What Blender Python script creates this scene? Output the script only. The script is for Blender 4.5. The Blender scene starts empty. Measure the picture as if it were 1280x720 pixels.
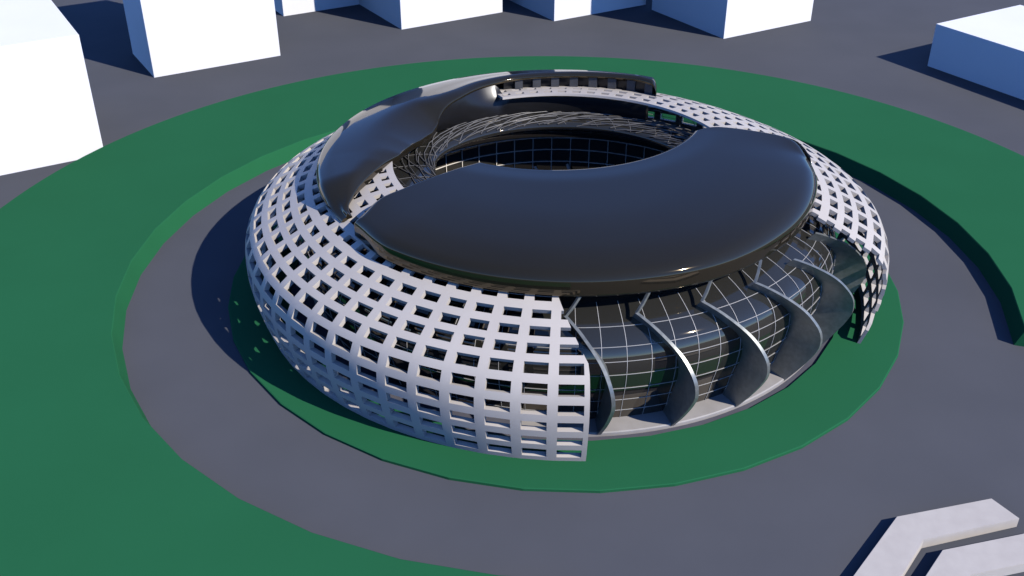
import bpy, bmesh, math, random
from mathutils import Vector
import numpy as np
random.seed(3)
R = math.radians
scene = bpy.context.scene
col = scene.collection
CX, CY = 9.5, 172.5            # axis of the round arena; the camera stands over the origin
ORG = Vector((CX, CY, 0))

# ------------------------------------------------------------------ materials
def new_mat(name):
    m = bpy.data.materials.new(name); m.use_nodes = True
    nt = m.node_tree; b = nt.nodes['Principled BSDF']
    return m, nt, b

def mottled(name, a, b_, scale=0.4, rough=0.8, detail=6, bump=0.0, bscale=20, spec=0.5, metal=0.0, lo=0.35, hi=0.65, rough_var=0.0):
    m, nt, b = new_mat(name)
    tc = nt.nodes.new('ShaderNodeTexCoord')
    n = nt.nodes.new('ShaderNodeTexNoise'); n.inputs['Scale'].default_value = scale; n.inputs['Detail'].default_value = detail
    r = nt.nodes.new('ShaderNodeValToRGB')
    r.color_ramp.elements[0].position = lo; r.color_ramp.elements[1].position = hi
    r.color_ramp.elements[0].color = (*a, 1); r.color_ramp.elements[1].color = (*b_, 1)
    nt.links.new(tc.outputs['Object'], n.inputs['Vector'])
    nt.links.new(n.outputs['Fac'], r.inputs['Fac'])
    nt.links.new(r.outputs['Color'], b.inputs['Base Color'])
    b.inputs['Roughness'].default_value = rough
    b.inputs['Specular IOR Level'].default_value = spec
    b.inputs['Metallic'].default_value = metal
    if rough_var:
        mr = nt.nodes.new('ShaderNodeMapRange')
        mr.inputs['To Min'].default_value = rough - rough_var; mr.inputs['To Max'].default_value = rough + rough_var
        nt.links.new(n.outputs['Fac'], mr.inputs['Value']); nt.links.new(mr.outputs['Result'], b.inputs['Roughness'])
    if bump:
        n2 = nt.nodes.new('ShaderNodeTexNoise'); n2.inputs['Scale'].default_value = bscale; n2.inputs['Detail'].default_value = 4
        bp = nt.nodes.new('ShaderNodeBump'); bp.inputs['Strength'].default_value = bump; bp.inputs['Distance'].default_value = 0.1
        nt.links.new(tc.outputs['Object'], n2.inputs['Vector'])
        nt.links.new(n2.outputs['Fac'], bp.inputs['Height']); nt.links.new(bp.outputs['Normal'], b.inputs['Normal'])
    return m

M = {}
M['ground'] = mottled('grey_asphalt', (0.084, 0.088, 0.100), (0.092, 0.096, 0.109), 0.05, 0.9, spec=0.2, bump=0.05, bscale=3)
M['grass'] = mottled('green_turf', (0.0175, 0.124, 0.050), (0.0185, 0.130, 0.053), 0.05, 0.95, spec=0.1, bump=0.08, bscale=4)
M['pave'] = mottled('grey_paving', (0.088, 0.088, 0.11), (0.102, 0.102, 0.124), 0.3, 0.85, spec=0.3)
M['shell'] = mottled('white_coated_panel', (0.52, 0.477, 0.425), (0.55, 0.505, 0.45), 0.15, 0.45, spec=0.3)
M['box'] = mottled('white_render', (0.87, 0.87, 0.87), (0.9, 0.9, 0.9), 0.05, 0.7, spec=0.2)
M['plinth'] = mottled('pale_concrete', (0.33, 0.31, 0.29), (0.37, 0.35, 0.33), 0.4, 0.6, spec=0.3)
M['chevron'] = mottled('pale_cast_concrete', (0.51, 0.47, 0.425), (0.55, 0.51, 0.46), 0.5, 0.8, spec=0.2, bump=0.08, bscale=6)
M['roof'] = mottled('black_gloss_cladding', (0.0175, 0.0145, 0.0095), (0.019, 0.016, 0.0105), 0.05, 0.05)
M['glass'] = mottled('dark_tinted_glass', (0.023, 0.0225, 0.020), (0.026, 0.0255, 0.0225), 0.05, 0.03)
for k_, ior_ in (('roof', 1.8), ('glass', 1.95)):
    b_ = M[k_].node_tree.nodes['Principled BSDF']; b_.inputs['IOR'].default_value = ior_
    b_.inputs['Specular Tint'].default_value = (1.0, 0.80, 0.52, 1) if k_ == 'roof' else (1.0, 0.86, 0.66, 1)
M['bar'] = mottled('white_glazing_bar', (0.48, 0.47, 0.45), (0.52, 0.51, 0.49), 0.5, 0.5)
M['court_bar'] = mottled('shade_lifted_bar', (0.86, 0.80, 0.70), (0.88, 0.83, 0.73), 0.5, 0.5)  # bar colour brightened and warmed to offset the courtyard's blue shade
M['pipe'] = mottled('grey_steel_pipe', (0.11, 0.107, 0.102), (0.15, 0.146, 0.14), 0.3, 0.4, spec=0.5)
M['fin'] = mottled('brushed_grey_steel', (0.24, 0.255, 0.24), (0.31, 0.325, 0.305), 1.2, 0.38, metal=0.6, rough_var=0.07)
M['post'] = mottled('grey_panel', (0.055, 0.056, 0.06), (0.07, 0.071, 0.075), 0.3, 0.45)
M['wall'] = mottled('black_gloss_wall', (0.010, 0.010, 0.011), (0.013, 0.013, 0.014), 0.1, 0.28, spec=0.4)

# ------------------------------------------------------------------ helpers
def tag(o, label=None, cat=None, group=None, kind=None):
    if label: o['label'] = label
    if cat: o['category'] = cat
    if group: o['group'] = group
    if kind: o['kind'] = kind
    return o

def mesh_obj(name, verts, faces, mat, parent=None, smooth=None, loc=(0, 0, 0)):
    me = bpy.data.meshes.new(name)
    me.from_pydata([tuple(v) for v in verts], [], [tuple(f) for f in faces])
    bm = bmesh.new(); bm.from_mesh(me)
    bmesh.ops.recalc_face_normals(bm, faces=bm.faces)
    if smooth is not None:
        for f in bm.faces: f.smooth = True
        for e in bm.edges:
            if len(e.link_faces) != 2 or e.calc_face_angle(0) > R(smooth): e.smooth = False
    bm.to_mesh(me); bm.free()
    me.materials.append(mat)
    o = bpy.data.objects.new(name, me); col.objects.link(o)
    o.location = loc
    if parent: o.parent = parent
    return o

def pol(r, az, z):
    a = R(az)
    return Vector((r * math.cos(a), r * math.sin(a), z))

class MB:
    def __init__(s): s.v = []; s.f = []
    def add(s, vs, fs):
        b = len(s.v); s.v += list(vs); s.f += [tuple(b + i for i in f) for f in fs]
    def tube(s, pts, w, n=4, close=False, up=None, h=None):
        """square / round bar along points"""
        pts = [Vector(p) for p in pts]; m = len(pts); vs = []
        h = h or w
        for i, p in enumerate(pts):
            if close: t = pts[(i + 1) % m] - pts[i - 1]
            else: t = pts[min(i + 1, m - 1)] - pts[max(i - 1, 0)]
            t.normalize()
            u = up(p) if up else Vector((0, 0, 1))
            if abs(t.dot(u)) > 0.98: u = Vector((p.x, p.y, 0)).normalized()
            a = t.cross(u).normalized(); b = a.cross(t).normalized()
            for k in range(n):
                q = 2 * math.pi * (k + .5) / n
                vs.append(p + a * (w * .707 * math.cos(q) if n == 4 else w * .5 * math.cos(q)) + b * (h * .707 * math.sin(q) if n == 4 else h * .5 * math.sin(q)))
        fs = []
        for i in range(m if close else m - 1):
            j = (i + 1) % m
            for k in range(n):
                l = (k + 1) % n
                fs.append((i * n + k, i * n + l, j * n + l, j * n + k))
        if not close:
            fs.append(tuple(range(n))); fs.append(tuple((m - 1) * n + k for k in reversed(range(n))))
        s.add(vs, fs)
    def lathe(s, prof, az0, az1, n, closed_prof=False, full=False):
        cols = n if full else n + 1; k = len(prof); vs = []
        for i in range(cols):
            az = az0 + (az1 - az0) * i / n
            vs += [pol(r, az, z) for r, z in prof]
        fs = []
        for i in range(n):
            j = (i + 1) % cols
            for a in range(k if closed_prof else k - 1):
                b = (a + 1) % k
                fs.append((i * k + a, j * k + a, j * k + b, i * k + b))
        if closed_prof and not full:
            fs.append(tuple(range(k))); fs.append(tuple(n * k + a for a in reversed(range(k))))
        s.add(vs, fs)
    def prism(s, poly, z0, z1):
        n = len(poly)
        vs = [Vector((x, y, z0)) for x, y in poly] + [Vector((x, y, z1)) for x, y in poly]
        fs = [tuple(reversed(range(n))), tuple(range(n, 2 * n))]
        for i in range(n):
            j = (i + 1) % n; fs.append((i, j, n + j, n + i))
        s.add(vs, fs)
    def build(s, name, mat, parent=None, smooth=None, loc=(0, 0, 0)):
        return mesh_obj(name, s.v, s.f, mat, parent, smooth, loc)

def catmull(P, n=12):
    P = np.array(P, float)
    P = np.vstack([2 * P[0] - P[1], P, 2 * P[-1] - P[-2]]); o = []
    for i in range(1, len(P) - 2):
        a, b, c, d = P[i - 1:i + 3]
        for t in np.linspace(0, 1, n, endpoint=False):
            o.append(.5 * ((2 * b) + (-a + c) * t + (2 * a - 5 * b + 4 * c - d) * t * t + (-a + 3 * b - 3 * c + d) * t ** 3))
    o.append(P[-2]); return np.array(o)

def smooth01(x):
    x = min(1, max(0, x)); return x * x * (3 - 2 * x)

# ------------------------------------------------------------------ setting
g = MB(); g.add([Vector((-3000, -1500, 0)), Vector((3000, -1500, 0)), Vector((3000, 5000, 0)), Vector((-3000, 5000, 0))], [(0, 1, 2, 3)])
tag(g.build('ground', M['ground']), 'flat grey paved ground around the arena', kind='structure')

# raised C-shaped lawn: facetted inner edge (40-gon), smooth outer edge
lw = MB(); vs = []; fs = []
SLAB = 3.2
azs = [-18.2] + [-8 + 9 * k for k in range(0, 31)] + [269.5]
top_in, bot_in, top_out, bot_out = [], [], [], []
for a in azs:
    top_in.append(pol(80.3, a, SLAB)); bot_in.append(pol(80.7, a, 0))
ring = azs
n = len(ring)
OUT = 116.4
def seg(a, k): return a
vv = []
for i, a in enumerate(ring):
    vv += [pol(80.9, a, -.3), pol(80.3, a, SLAB - .25), pol(80.6, a, SLAB), pol(OUT - .3, a, SLAB), pol(OUT, a, SLAB - .3), pol(OUT, a, -.3)]
# finer outer edge: subdivide each sector for the outer verts only by using more stations
lv = MB()
prof_in = [(79.5, -.3), (80.7, SLAB - .12), (80.85, SLAB)]
stations = []
for i in range(len(ring) - 1):
    a0, a1 = ring[i], ring[i + 1]
    for k in range(4):
        t = k / 4; stations.append((a0 + (a1 - a0) * t, i, t))
stations.append((ring[-1], len(ring) - 2, 1.0))
for a, i, t in stations:
    p0 = [pol(r, ring[i], z) for r, z in prof_in]; p1 = [pol(r, ring[i + 1], z) for r, z in prof_in]
    lv.v += [p.lerp(q, t) for p, q in zip(p0, p1)]
    lv.v += [pol(OUT - .3, a, SLAB), pol(OUT, a, SLAB - .3), pol(OUT, a, -.3)]
K = 6
for i in range(len(stations) - 1):
    for k in range(K - 1):
        lv.f.append((i * K + k, (i + 1) * K + k, (i + 1) * K + k + 1, i * K + k + 1))
lv.f.append(tuple(range(K))); lv.f.append(tuple((len(stations) - 1) * K + k for k in reversed(range(K))))
tag(lv.build('lawn', M['grass'], smooth=12, loc=ORG), 'wide raised green lawn curving round the ring road', kind='structure')

# inner lawn ring: 36-gon
il = MB()
azs = [-147.4 + 10 * k for k in range(36)]
pi_ = [(50.9, -.3), (50.9, .5), (61.6, .5), (61.75, .42), (61.75, -.3)]
for a in azs:
    il.v += [pol(r, a, z) for r, z in pi_]
for i in range(36):
    j = (i + 1) % 36
    for k in range(4):
        il.f.append((i * 5 + k, j * 5 + k, j * 5 + k + 1, i * 5 + k + 1))
tag(il.build('inner_lawn', M['grass'], loc=ORG), 'green lawn ring directly under the white lattice', kind='structure')
pv = MB(); pv.lathe([(30, .012), (51.2, .012)], 0, 360, 72, full=True)
tag(pv.build('pavement', M['pave'], loc=ORG), 'grey paved strip at the foot of the arena', kind='structure')

# ------------------------------------------------------------------ arena
arena = bpy.data.objects.new('arena', None); col.objects.link(arena); arena.location = ORG
tag(arena, 'round doughnut-shaped arena with white lattice shell, black gloss roofs and glass hall', 'building')

# ---- lattice shell
prof = [(55.4, 0.3), (56.6, 4.4), (57.3, 8), (57.4, 11), (56.8, 13.6), (55.0, 16), (51.4, 17.9), (47.2, 19.9), (43.5, 21.4), (40, 22.5), (36, 23.4), (30.7, 24.0)]
D = catmull(prof, 40)
S = np.r_[0, np.cumsum(np.hypot(*np.diff(D, axis=0).T))]
SL = S[-1]
T = np.gradient(D, axis=0)
ker = np.ones(31) / 31
TT = np.stack([np.convolve(np.pad(T[:, i], 15, mode='edge'), ker, 'valid') for i in (0, 1)], -1)
TT /= np.hypot(TT[:, 0], TT[:, 1])[:, None]
def shell_pt(az, s, off=0.0):
    r = np.interp(s, S, D[:, 0]); z = np.interp(s, S, D[:, 1])
    tr = np.interp(s, S, TT[:, 0]); tz = np.interp(s, S, TT[:, 1])
    # outward normal of profile going up = (tz, -tr)
    return pol(r - off * tz, az, z + off * tr)
PITCH = 360 / 70
C0 = -91.37
row_s = [(1.15 + 3.0 * k, 1.15 + 3.0 * k + (1.72 if k < 7 else 1.5)) for k in range(14)]
row_s[0] = (1.12, 2.98); row_s[7] = (22.04, 23.63); row_s[8] = (24.95, 26.45); row_s[9] = (28.0, 29.45)
row_s[13] = (39.95, 41.3)
def hw(s): return (3.65 - max(0, s - 18) * 0.75 / 24) / 2
def cut_front(s):
    if s < 17.6: return -88.8
    if s < 29.5: return -88.8 - (s - 17.6) / (29.5 - 17.6) * 5.143
    return -93.943
def cut_right(s): return -29.3 + 5.1 * smooth01(s / 7.0) + max(0, s - 20) * 0.04
def clip(poly, fn, sign):
    out = []
    d = [sign * (p[0] - fn(p[1])) for p in poly]
    for i in range(len(poly)):
        p, q = poly[i], poly[(i + 1) % len(poly)]; a, b = d[i], d[(i + 1) % len(poly)]
        if a <= 1e-6: out.append(p)
        if (a < -1e-6 and b > 1e-6) or (a > 1e-6 and b < -1e-6):
            t = a / (a - b); out.append((p[0] + (q[0] - p[0]) * t, p[1] + (q[1] - p[1]) * t))
    return out
polys = []
for k in range(70):
    c = C0 - PITCH * k
    az_lo, az_hi = c - PITCH / 2, c + PITCH / 2     # decreasing azimuth goes clockwise round the arena
    if c < -91.37 - 360 + 64: continue               # open sector on the front right
    lines = [0.0]
    for a, b in row_s: lines += [a, b]
    lines.append(SL)
    for i in range(len(lines) - 1):
        s0, s1 = lines[i], lines[i + 1]
        hole = i % 2 == 1
        def h_at(j):
            if j == 0: j = 1
            if j == len(lines) - 1: j -= 1
            rr = (j - 1) // 2
            return hw(sum(row_s[rr]) / 2)
        h0, h1 = h_at(i), h_at(i + 1)
        if hole: h0 = h1 = hw((s0 + s1) / 2)
        X0 = [az_lo, c - h0, c + h0, az_hi]; X1 = [az_lo, c - h1, c + h1, az_hi]
        th = (c + 720) % 360
        for q in range(3):
            if hole and q == 1: continue
            # split tall profile bends on solid ribs
            poly = [(X0[q], s0), (X0[q + 1], s0), (X1[q + 1], s1), (X1[q], s1)]
            if 114 < th < 161 and s1 > 33.9: continue
            if k == 0: poly = clip(poly, cut_front, 1)
            if c < -360 - 15:                        # near the right-hand cut
                poly = clip(poly, lambda s: cut_right(s) - 360, -1)
            if len(poly) >= 3: polys.append(poly)
vid = {}; V = []
def vget(p):
    key = (round(p[0], 3), round(p[1], 3))
    if key not in vid:
        vid[key] = len(V); V.append(p)
    return vid[key]
F = []
for poly in polys:
    f = []
    for p in poly:
        i = vget(p)
        if not f or (f[-1] != i and i != f[0]): f.append(i)
    if len(set(f)) >= 3: F.append(f)
def thick(a):
    return 0.5 + 0.35 * smooth01((a + 360 + 29) / 14)      # the free end on the right is thinner
nv = len(V)
verts = [shell_pt(a, s) for a, s in V] + [shell_pt(a, s, thick(a) * (1 - .45 * smooth01((s - 35) / 6))) for a, s in V]
cnt = {}
for f in F:
    for i in range(len(f)):
        e = (f[i], f[(i + 1) % len(f)]); key = tuple(sorted(e)); cnt.setdefault(key, []).append(e)
faces = [tuple(f) for f in F] + [tuple(nv + i for i in reversed(f)) for f in F]
for key, es in cnt.items():
    if len(es) == 1:
        a, b = es[0]; faces.append((b, a, nv + a, nv + b))
shell = mesh_obj('lattice_shell', verts, faces, M['shell'], arena, smooth=28)

# ---- glass body
body_prof = catmull([(46.2, .9), (46.8, 2.75), (47.3, 5), (48.1, 7.75), (48.5, 10.5), (48.3, 12.7), (47.3, 15), (45.1, 16.75), (41, 18.5), (36, 19.6), (31, 19.9), (27.4, 19.5), (26.2, 18.7), (27.2, 17.6), (31.5, 15.9), (34.8, 14.2), (36, 12.2), (36.1, 9), (36.2, .02)], 6)
rear_prof = catmull([(46.2, .9), (46.8, 2.75), (47.3, 5), (48.1, 7.75), (48.3, 9.8), (47.4, 11.8), (45.2, 13.5), (42.4, 15.1), (38.8, 16.9), (35.4, 18.5), (31, 19.5), (27.6, 19.3), (26.4, 18.6), (27.2, 17.6), (31.5, 15.9), (34.8, 14.2), (36, 12.2), (36.1, 9), (36.2, .02)], 6)
def rear_w(az):
    a = ((az + 180) % 360) - 180
    return smooth01((a - 2) / 22) * smooth01((185 - a) / 30) if a > -90 else 0.0
def hole_shift(az): return 4.0 * smooth01((az - 145) / 42) * smooth01((275 - az) / 60)
bd = MB(); kb = len(body_prof)
for i in range(162):
    az = i * 360 / 162; w = rear_w(az)
    for p, q in zip(body_prof, rear_prof):
        r_, z_ = p[0] + (q[0] - p[0]) * w, p[1] + (q[1] - p[1]) * w
        if r_ < 32 and z_ > 15: r_ -= hole_shift(az) * (32 - r_) / 6
        bd.v.append(pol(r_, az, z_))
for i in range(162):
    j = (i + 1) % 162
    for k in range(kb - 1): bd.f.append((i * kb + k, j * kb + k, j * kb + k + 1, i * kb + k + 1))
def top_z(r, az):
    w = rear_w(az); z = 0
    for P, ww in ((body_prof, 1 - w), (rear_prof, w)):
        i1 = int(np.argmax(P[:, 1])) ; seg_ = P[10:i1 + 14]
        o = np.argsort(-seg_[:, 0]); z += ww * float(np.interp(-r, -seg_[o, 0], seg_[o, 1]))
    return z
hall = bd.build('glass_hall', M['glass'], arena, smooth=50)
# plinth ledge
pl = MB(); pl.lathe([(45.8, .95), (49.25, .75), (49.4, .6), (49.4, .0), (45.8, .0)], -100, 12, 56, closed_prof=True)
pl.build('plinth', M['plinth'], arena, smooth=30)

# glazing bars outside
bars = MB()
outer_prof = [tuple(p) for p in body_prof if True]
BP = body_prof
iu = int(np.argmax(BP[:, 1])); upto = [p for p in BP[:iu + 1] if p[1] <= 19.0 and p[0] > 40]
def radial(p): return Vector((p.x, p.y, 0)).normalized()
for k in range(81):
    az = -85.9 + k * 360 / 81
    if not (-96 < ((az + 180) % 360) - 180 < 20): 
        if k % 1: continue
    bars.tube([pol(r + .05 , az, z + .02) for r, z in upto[::2]], .07, up=radial)
for zz in (2.75, 5.1, 7.75, 10.5, 12.7, 14.75, 16.75):
    rr = float(np.interp(zz, [p[1] for p in upto], [p[0] for p in upto]))
    bars.tube([pol(rr + .06, a * 360 / 162, zz + .02) for a in range(162)], .07, close=True, up=radial)
bars.build('glazing_bars', M['bar'], hall)
cb = MB()
for k in range(56):
    az = 91.6 + k * 360 / 56
    cb.tube([pol(35.9, az, .2), pol(35.9, az, 12.3)], .15, up=radial)
for zz in (1.2, 4.0, 6.75, 9.5, 12.2):
    cb.tube([pol(35.9, a * 360 / 112, zz) for a in range(112)], .15, close=True, up=radial)
cb.build('courtyard_glazing_bars', M['court_bar'], hall)

# ---- diagrid steel over the hall roof
dg = MB()
rnd_ = random.Random(11)
def diag(az0, tw, w, ra=38.6, rb=26.6, lift=.16):
    n_ = 9; pts = []
    for i in range(n_):
        t = i / (n_ - 1); r = ra + (rb - ra) * t; az = az0 + tw * t; sh = hole_shift(az % 360)
        pts.append(pol(r - sh * max(0, 32 - r) / 6, az, top_z(r, az) + lift))
    dg.tube(pts, w, n=6)
for k in range(36):
    a = k * 360 / 36
    diag(a + rnd_.uniform(-.8, .8), 38 + rnd_.uniform(-3, 3), .24, lift=.2)
    diag(a + 3 + rnd_.uniform(-.8, .8), -17 + rnd_.uniform(-3, 3), .15, lift=.12)
    diag(a + 5 + rnd_.uniform(-.8, .8), 70 + rnd_.uniform(-6, 6), .17, ra=35.5 + rnd_.uniform(-1, 1), lift=.3)
for k in range(16):
    a = k * 22.5 + rnd_.uniform(-2, 2)
    diag(a, 46 + rnd_.uniform(-8, 8), .2, ra=29.5, rb=26.4, lift=.14)
dg.tube([pol(38.6, a * 3, top_z(38.6, a * 3) + .15) for a in range(120)], .2, n=6, close=True)
dg.build('diagrid', M['pipe'], arena, smooth=60)

# ---- front roof: Coons patch over four edges, rounded rim
HC = (-2.3, 17.6); HR = 28.4; RO = 44.5
def P2(r, az): return np.array([r * math.cos(R(az)), r * math.sin(R(az))])
left = catmull([P2(43.2, -142.5), P2(41.0, -143.4), P2(36.7, -145.6), P2(31.9, -146.4), P2(23.9, -149.0), P2(16.7, -153.0)], 12)
right = catmull([P2(42.9, -4.5), P2(41.9, .5), P2(40.6, 4.0), P2(37.3, 7.6), P2(28.9, 15.0), P2(24.6, 14.6)], 12)
def resample(L, ts):
    d = np.r_[0, np.cumsum(np.hypot(*np.diff(L, axis=0).T))]; d /= d[-1]
    return np.stack([np.interp(ts, d, L[:, 0]), np.interp(ts, d, L[:, 1])], -1)
a_t0 = math.degrees(math.atan2(left[0][1], left[0][0])); a_t1 = math.degrees(math.atan2(right[0][1], right[0][0]))
def outer(u):
    az = a_t0 + (a_t1 - a_t0) * u
    r = RO - .8 * smooth01((az + 68) / 28) - 1.3 * smooth01((-129 - az) / 13.5)
    r += (43.2 - (RO - 1.3)) * max(0, 1 - u / .03) + (43.3 - (RO - .8)) * max(0, 1 - (1 - u) / .05)
    return P2(r, az)
A, B = left[-1], right[-1]
ha0 = math.atan2(A[1] - HC[1], A[0] - HC[0]); ha1 = math.atan2(B[1] - HC[1], B[0] - HC[0])
def holec(u):
    a = ha0 + (ha1 - ha0) * u
    rr = np.hypot(A[0] - HC[0], A[1] - HC[1]) * (1 - u) + np.hypot(B[0] - HC[0], B[1] - HC[1]) * u
    rr += (HR - rr) * math.sin(math.pi * u) ** .3
    return np.array([HC[0] + rr * math.cos(a), HC[1] + rr * math.sin(a)])
def cluster(n, p=1.9):
    t = np.linspace(-1, 1, n); return .5 * (1 + np.sign(t) * (1 - (1 - np.abs(t)) ** p))
us = cluster(150, 1.6); vsr = cluster(46, 2.4)
Lr = resample(left, vsr); Rr = resample(right, vsr)
def polyd(p, L):
    a = L[:-1]; b = L[1:]; ab = b - a
    t = np.clip(((p - a) * ab).sum(1) / (ab ** 2).sum(1), 0, 1)
    return float(np.min(np.hypot(*(a + ab * t[:, None] - p).T)))
def rnd(d, w, h):
    if d >= w: return 0.0
    x = 1 - d / w; return h * (1 - math.sqrt(max(0, 1 - x * x)))
Lf = resample(left, np.linspace(0, 1, 60)); Rf = resample(right, np.linspace(0, 1, 60))
Of = np.array([outer(u) for u in np.linspace(0, 1, 300)]); Hf = np.array([holec(u) for u in np.linspace(0, 1, 150)])
top = []; bot = []
nu, nvv = len(us), len(vsr)
for i, u in enumerate(us):
    for j, v in enumerate(vsr):
        o, h = outer(u), holec(u)
        p = (1 - v) * o + v * h + (1 - u) * Lr[j] + u * Rr[j] - ((1 - u) * (1 - v) * left[0] + u * (1 - v) * right[0] + (1 - u) * v * A + u * v * B)
        edge = i in (0, nu - 1) or j in (0, nvv - 1)
        do = 0 if j == 0 else polyd(p, Of); dh = 0 if j == nvv - 1 else polyd(p, Hf)
        dl = 0 if i == 0 else polyd(p, Lf); dr = 0 if i == nu - 1 else polyd(p, Rf)
        zt = 25.55 + 1.0 * math.sin(min(1, do / 18) * math.pi / 2) - .25 * smooth01(1 - dh / 6) - .75 * max(0, 1 - do / 7.5) ** 2.2
        zb = 21.1 + 3.7 * smooth01((do - 1.5) / 9)
        wl = .6 + 1.1 * smooth01(1 - do / 7)
        kx = smooth01((math.degrees(math.atan2(p[1], p[0])) + 80) / 45) if p[1] < 14 and (p[0] > 0 or p[1] < -20) else 0
        zb -= .45 * kx * max(0, 1 - do / 6)
        dt = max(rnd(do, 1.5 + 1.2 * kx, .95 + .75 * kx), rnd(dh, .9, .5), rnd(dl, wl, .3 + wl * .5), rnd(dr, wl, .3 + wl * .5))
        ub = max(rnd(do, 1.3, .9), rnd(dh, .6, .2), rnd(dl, wl, .3), rnd(dr, wl, .3))
        ztop = zt - dt; zbot = min(zb + ub, ztop - .12)
        top.append(Vector((p[0], p[1], ztop))); bot.append(Vector((p[0], p[1], zbot)))
fr = MB(); fr.v = top + bot; N = len(top)
for i in range(nu - 1):
    for j in range(nvv - 1):
        q = (i * nvv + j, (i + 1) * nvv + j, (i + 1) * nvv + j + 1, i * nvv + j + 1)
        fr.f.append(q); fr.f.append(tuple(N + k for k in reversed(q)))
for i in range(nu - 1):
    for j in (0, nvv - 1):
        a, b = i * nvv + j, (i + 1) * nvv + j; fr.f.append((a, b, N + b, N + a))
for j in range(nvv - 1):
    for i in (0, nu - 1):
        a, b = i * nvv + j, i * nvv + j + 1; fr.f.append((a, b, N + b, N + a))
fo = fr.build('front_roof', M['roof'], arena, smooth=50)

# ---- rear roof: cross-sections lofted along the azimuth
lip_tab = [(56.5, 36.6, 26.0), (59, 36.8, 26.1), (64, 37.6, 26.15), (74, 37.0, 26.15), (89, 36.0, 26.15), (103, 35.5, 26.1), (110, 34.8, 26.05), (117.5, 33.9, 25.95),
           (124, 32.5, 25.85), (128, 31.6, 25.8), (133, 31.2, 25.5), (138, 30.5, 25.0), (141, 30.1, 24.2), (143, 29.7, 23.4), (145, 29.2, 22.9), (150, 28.4, 22.6), (160, 28.0, 23.1), (170, 28.4, 23.9), (181, 29.4, 24.5),
           (190, 32.3, 25.0), (196, 34.8, 24.9), (202, 37.8, 24.6), (207, 40.4, 23.9), (210.5, 42.4, 22.6)]
LT = np.array(lip_tab)
g_ = np.arange(56.5, 210.6, .25); gs = 0.8
K_ = np.exp(-.5 * (np.arange(-24, 25) * .25 / gs) ** 2); K_ /= K_.sum()
LT = np.c_[g_, *[np.convolve(np.pad(np.interp(g_, LT[:, 0], LT[:, q]), 24, mode='reflect', reflect_type='odd'), K_, 'valid') for q in (1, 2)]]
rf = MB(); stations = list(np.arange(57.3, 60, .25)) + list(np.arange(60, 140, 1.5)) + list(np.arange(140, 150, .5)) + list(np.arange(150, 211, 1.2)) + [210.5]
KK = None
for th in stations:
    rl = np.interp(th, LT[:, 0], LT[:, 1]); zl = np.interp(th, LT[:, 0], LT[:, 2])
    fade = smooth01((210.5 - th) / 14)            # left tip tapers
    te = min(1, (th - 57.3) / 2.2); drop = 2.5 * (1 - math.sqrt(max(0, 1 - (1 - te) ** 2)))
    zl -= drop
    zt = 25.75 - (1 - fade) * 2.6 - drop
    ro = 43.9 - (1 - fade) * .9
    o = [(ro - .9, 21.3), (ro - .15, 21.9), (ro, min(23.0 - (1 - fade) * .5, zt - 1.4)), (ro - .05, zt - 2.0 + (1 - fade) * .8), (ro - .35, zt - 1.35 + (1 - fade) * .5), (ro - .9, zt - .95 + (1 - fade) * .3)]
    rw = min(8.5, max(1.2, (ro - rl) * .62))
    o += [(ro - .9 - (rw - .9) * t_, zt - .95 * (1 - t_) ** 1.5 + (1 - fade) * .2 * (1 - t_)) for t_ in (.25, .5, .75, 1)]
    rin = min(rl, o[-1][0] - .8)
    e = o[-1]
    mids = []
    for t in (.25, .5, .75, .9):
        bulge = .35 * math.sin(math.pi * t) * fade
        mids.append((e[0] + (rin + .35 - e[0]) * t, e[1] + (zl - e[1]) * t + bulge))
    lipz = zl
    depth = (.7 + .7 * smooth01((th - 140) / 12)) * (.3 + .7 * fade)
    lip = [(rin + .35, lipz), (rin + .1, lipz - .1), (rin, lipz - .35), (rin + .1, lipz - depth), (rin + .9, lipz - depth - .1)]
    b = [(ro - 3.0 if ro - 3 > rin + 1 else rin + 1.0, min(21.8, lipz - depth - .2))]
    prf = o + mids + lip + b
    KK = len(prf)
    slant = 4.2 * (1 - smooth01((th - 57.3) / 9))     # the blunt right end is cut askew
    rf.v += [pol(r, th + slant * (r - 36.8) / 7, z) for r, z in prf]
for i in range(len(stations) - 1):
    for k in range(KK):
        l = (k + 1) % KK
        rf.f.append((i * KK + k, (i + 1) * KK + k, (i + 1) * KK + l, i * KK + l))
rf.f.append(tuple(range(KK))); rf.f.append(tuple((len(stations) - 1) * KK + k for k in reversed(range(KK))))
rear = rf.build('rear_roof', M['roof'], arena, smooth=55)

# dark wall under the rear roof
dw = MB(); st = list(np.arange(57, 142.6, 1.5))
for th in st:
    rl = np.interp(th, LT[:, 0], LT[:, 1]); zl = np.interp(th, LT[:, 0], LT[:, 2])
    w = smooth01((th - 109) / 3)
    rt, ztp = (32.2, 22.75)
    rt = rt * (1 - w) + (rl + .45) * w; ztp = ztp * (1 - w) + (zl - .55) * w
    for t in (0, .3, .65, 1):
        r = 32.2 + (rt - 32.2) * t - .5 * math.sin(math.pi * t) * (0.4 + w); z = 19.6 + (ztp - 19.6) * t
        dw.v.append(pol(r, th, z))
    for t in (1, 0):
        r = 33.2 + (rt + .8 - 33.2) * t; z = 19.6 + (ztp - 19.6) * t
        dw.v.append(pol(r, th, z))
for i in range(len(st) - 1):
    for k in range(6):
        l = (k + 1) % 6; dw.f.append((i * 6 + k, (i + 1) * 6 + k, (i + 1) * 6 + l, i * 6 + l))
dw.f.append(tuple(range(6))); dw.f.append(tuple((len(st) - 1) * 6 + k for k in reversed(range(6))))
dw.build('drum_wall', M['wall'], arena, smooth=40)

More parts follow.
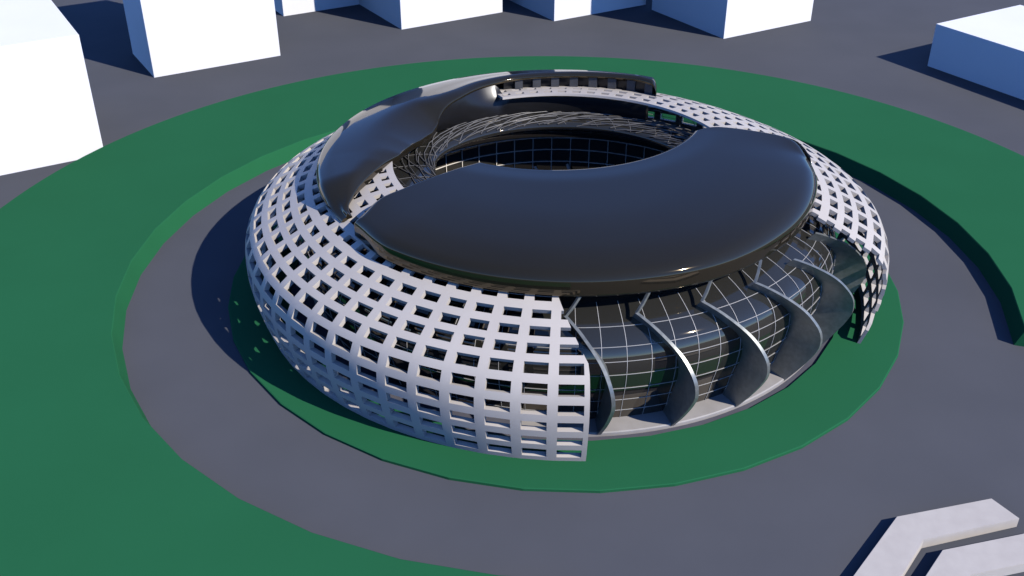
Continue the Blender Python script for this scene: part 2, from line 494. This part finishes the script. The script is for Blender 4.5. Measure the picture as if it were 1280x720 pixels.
# clerestory windows and posts between them
def arc_box(r0, r1, a0, a1, z0, z1, n=3):
    m = MB(); m.lathe([(r0, z0), (r1, z0), (r1, z1), (r0, z1)], a0, a1, n, closed_prof=True); return m
def shell_z(r): return float(np.interp(-r, -D[200:, 0], D[200:, 1]))
for i in range(8):
    a = 60.6 + 6.05 * i
    rl = float(np.interp(a, LT[:, 0], LT[:, 1])); zl = float(np.interp(a, LT[:, 0], LT[:, 2]))
    zb_ = shell_z(rl + .9) + .01
    w = arc_box(rl + 1.3, rl + 1.5, a + 1.3, a + 4.8, zb_ - .2, zl - .7).build('window', M['wall'], rear)
    arc_box(rl + .5, rl + 1.6, a - 1.3, a + 1.3, zb_ - .1, zl - .6).build('post', M['post'], rear)

# ---- curved fins on the glass hall
fin_tab = [(49.2, 45.6, .02, 0), (51.4, 46.5, 3.5, .7), (53.3, 47.4, 7.0, 1.1), (53.9, 48.0, 9.2, 1.2), (53.5, 48.0, 11.6, .8), (51.8, 47.6, 14.0, -.2), (49.9, 46.6, 15.8, -1.7), (47.6, 44.9, 17.3, -3.6), (46.0, 43.6, 18.2, -5.2), (45.0, 42.8, 18.7, -6.3)]
ft = catmull(fin_tab, 5)
for i, b in enumerate((-86.0, -72.7, -59.3, -46.0, -32.7, -19.4)):
    f = MB(); tk = .28
    for ro, ri, z, da in ft:
        az = b + da
        t = Vector((-math.sin(R(az)), math.cos(R(az)), 0))
        # in-plane: the inner edge sits lower on the upper, leaning part
        zi = z - max(0, z - 12.0) * .38
        O = pol(ro, az, z); I = pol(ri, az, zi)
        f.v += [O + t * tk, O - t * tk, I - t * tk, I + t * tk]
    m = len(ft)
    for k in range(m - 1):
        for q in range(4):
            l = (q + 1) % 4; f.f.append((k * 4 + q, (k + 1) * 4 + q, (k + 1) * 4 + l, k * 4 + l))
    f.f.append((0, 1, 2, 3)); f.f.append(((m - 1) * 4 + 3, (m - 1) * 4 + 2, (m - 1) * 4 + 1, (m - 1) * 4))
    fo = f.build('fin', M['fin'], arena, smooth=35)
    if i > 3: continue
    h = MB(); h.tube([pol(44.8, b - 6.3, 18.5), pol(44.4, b - 5.0, 19.8), pol(43.8, b - 3.6, 21.4)], .4)
    h.build('strut', M['fin'], fo)

# slanting white struts in the courtyard
for a0, z0, a1, z1 in ((86.1, 6.6, 84.6, 4.0), (71.4, 6.2, 70.4, 4.6), (97.5, 6.2, 96.4, 4.4)):
    s = MB(); s.tube([pol(34.4, a1 - 1.2, .0), pol(34.4, a1, z1), pol(34.8, a0, z0)], .42)
    s.build('courtyard_strut', M['court_bar'], arena)

# ------------------------------------------------------------------ white box buildings
U = Vector((math.cos(R(30.9)), math.sin(R(30.9)), 0)); W = Vector((-math.sin(R(30.9)), math.cos(R(30.9)), 0))
def box(x, y, wu, ww, h, label):
    o = Vector((x, y, 0)); m = MB()
    P = [Vector((0, 0, 0)), U * wu, U * wu + W * ww, W * ww]
    m.prism([(p.x, p.y) for p in P], -.2, h)
    ob = m.build('block_building', M['box'], loc=o)
    bm = bmesh.new(); bm.from_mesh(ob.data)
    bmesh.ops.bevel(bm, geom=bm.edges[:], offset=.06, segments=1, affect='EDGES'); bm.to_mesh(ob.data); bm.free()
    return tag(ob, label, 'building', 'plain white box buildings around the lawn')
c1 = Vector((-95.57, 227.31, 0)) - U * 48
box(c1.x, c1.y, 48, 40, 28.6, 'big white box building at the left edge, its flat roof in view')
box(-99.3, 279.8, 36.7, 24, 57, 'tall white box building with blue shaded side, between the left edge building and its neighbours')
box(-74.2, 337.9, 36.7, 36, 62, 'narrow sliver of white box building, furthest left of the far row, bottom only')
box(-34.6, 323.7, 36.7, 36, 62, 'white box building behind the rear black roof, shaded side to its left')
box(13.5, 332.5, 36.7, 36, 62, 'far white box building partly hidden by the one on its right')
box(64.7, 314.4, 36.4, 36, 62, 'rightmost tall white box building with wide blue shaded side')
rb0 = Vector((118.6, 289.6, 0)) - W * 60
box(rb0.x, rb0.y, 36.4, 60, 12.2, 'low white box building at the right edge, sunlit flat roof')

# ------------------------------------------------------------------ chevron blocks
def chevron(tip, inner, rb, rf_, la, lb, h, label):
    m = MB(); o = Vector((tip[0], tip[1], 0))
    pts = [tip, la, lb, inner, rf_, rb]
    m.prism([(p[0] - o.x, p[1] - o.y) for p in pts], -.1, h)
    ob = m.build('chevron_block', M['chevron'], loc=o)
    bm = bmesh.new(); bm.from_mesh(ob.data)
    bmesh.ops.bevel(bm, geom=bm.edges[:], offset=.05, segments=2, affect='EDGES'); bm.to_mesh(ob.data); bm.free()
    tag(ob, label, 'block', 'pale chevron blocks')
L = 17.0
chevron((51.47, 104.61), (53.6, 100.25), (65.54, 108.15), (67.76, 104.25), (51.47 - .638 * L, 104.61 - .770 * L), (53.6 - .617 * 13, 100.25 - .787 * 13), 1.5,
        'pale L-shaped block on the ground, the outer one wrapping round the other')
chevron((55.42, 98.47), (57.45, 94.15), (55.42 + .97 * 14.5, 98.47 + .2455 * 14.5), (57.45 + .97 * 13.9, 94.15 + .2455 * 13.9), (55.42 - .638 * 14, 98.47 - .770 * 14), (57.45 - .617 * 10, 94.15 - .787 * 10), 1.5,
        'pale L-shaped block nested inside the other, in the bottom right corner')

# ------------------------------------------------------------------ light, sky, camera
SUN_AZ, SUN_EL = -33.0, 39.5
world = bpy.data.worlds.new('World'); scene.world = world; world.use_nodes = True
nt = world.node_tree; bg = nt.nodes['Background']
sky = nt.nodes.new('ShaderNodeTexSky'); sky.sky_type = 'NISHITA'; sky.sun_disc = False
sky.sun_elevation = R(SUN_EL); sky.sun_rotation = R(90 - SUN_AZ)
sky.altitude = 2500; sky.air_density = 1.0; sky.dust_density = 0.0; sky.ozone_density = 6.0
tint = nt.nodes.new('ShaderNodeMix'); tint.data_type = 'RGBA'; tint.blend_type = 'MULTIPLY'; tint.inputs['Factor'].default_value = 1.0
tint.inputs[7].default_value = (0.76, 0.95, 1.34, 1)
nt.links.new(sky.outputs['Color'], tint.inputs[6]); nt.links.new(tint.outputs[2], bg.inputs['Color'])
bg.inputs['Strength'].default_value = 0.15
scene.cycles.diffuse_bounces = 0
sd = bpy.data.lights.new('sun', 'SUN'); sd.energy = 5.0; sd.angle = R(0.5); sd.color = (1.0, 0.945, 0.88)
so = bpy.data.objects.new('sun', sd); col.objects.link(so)
dirv = Vector((math.cos(R(SUN_EL)) * math.cos(R(SUN_AZ)), math.cos(R(SUN_EL)) * math.sin(R(SUN_AZ)), math.sin(R(SUN_EL))))
so.rotation_euler = dirv.to_track_quat('Z', 'Y').to_euler(); so.location = (150, 60, 150)

cd = bpy.data.cameras.new('camera'); co = bpy.data.objects.new('camera', cd); col.objects.link(co)
cd.sensor_width = 36; cd.lens = 1312 / 1280 * 36; cd.clip_start = 1; cd.clip_end = 8000
co.location = (0, 0, 100); co.rotation_euler = (R(59), 0, 0)
scene.camera = co
vs_ = scene.view_settings
vs_.view_transform = 'Standard'; vs_.look = 'None'; vs_.exposure = 0; vs_.gamma = 1; vs_.use_curve_mapping = False
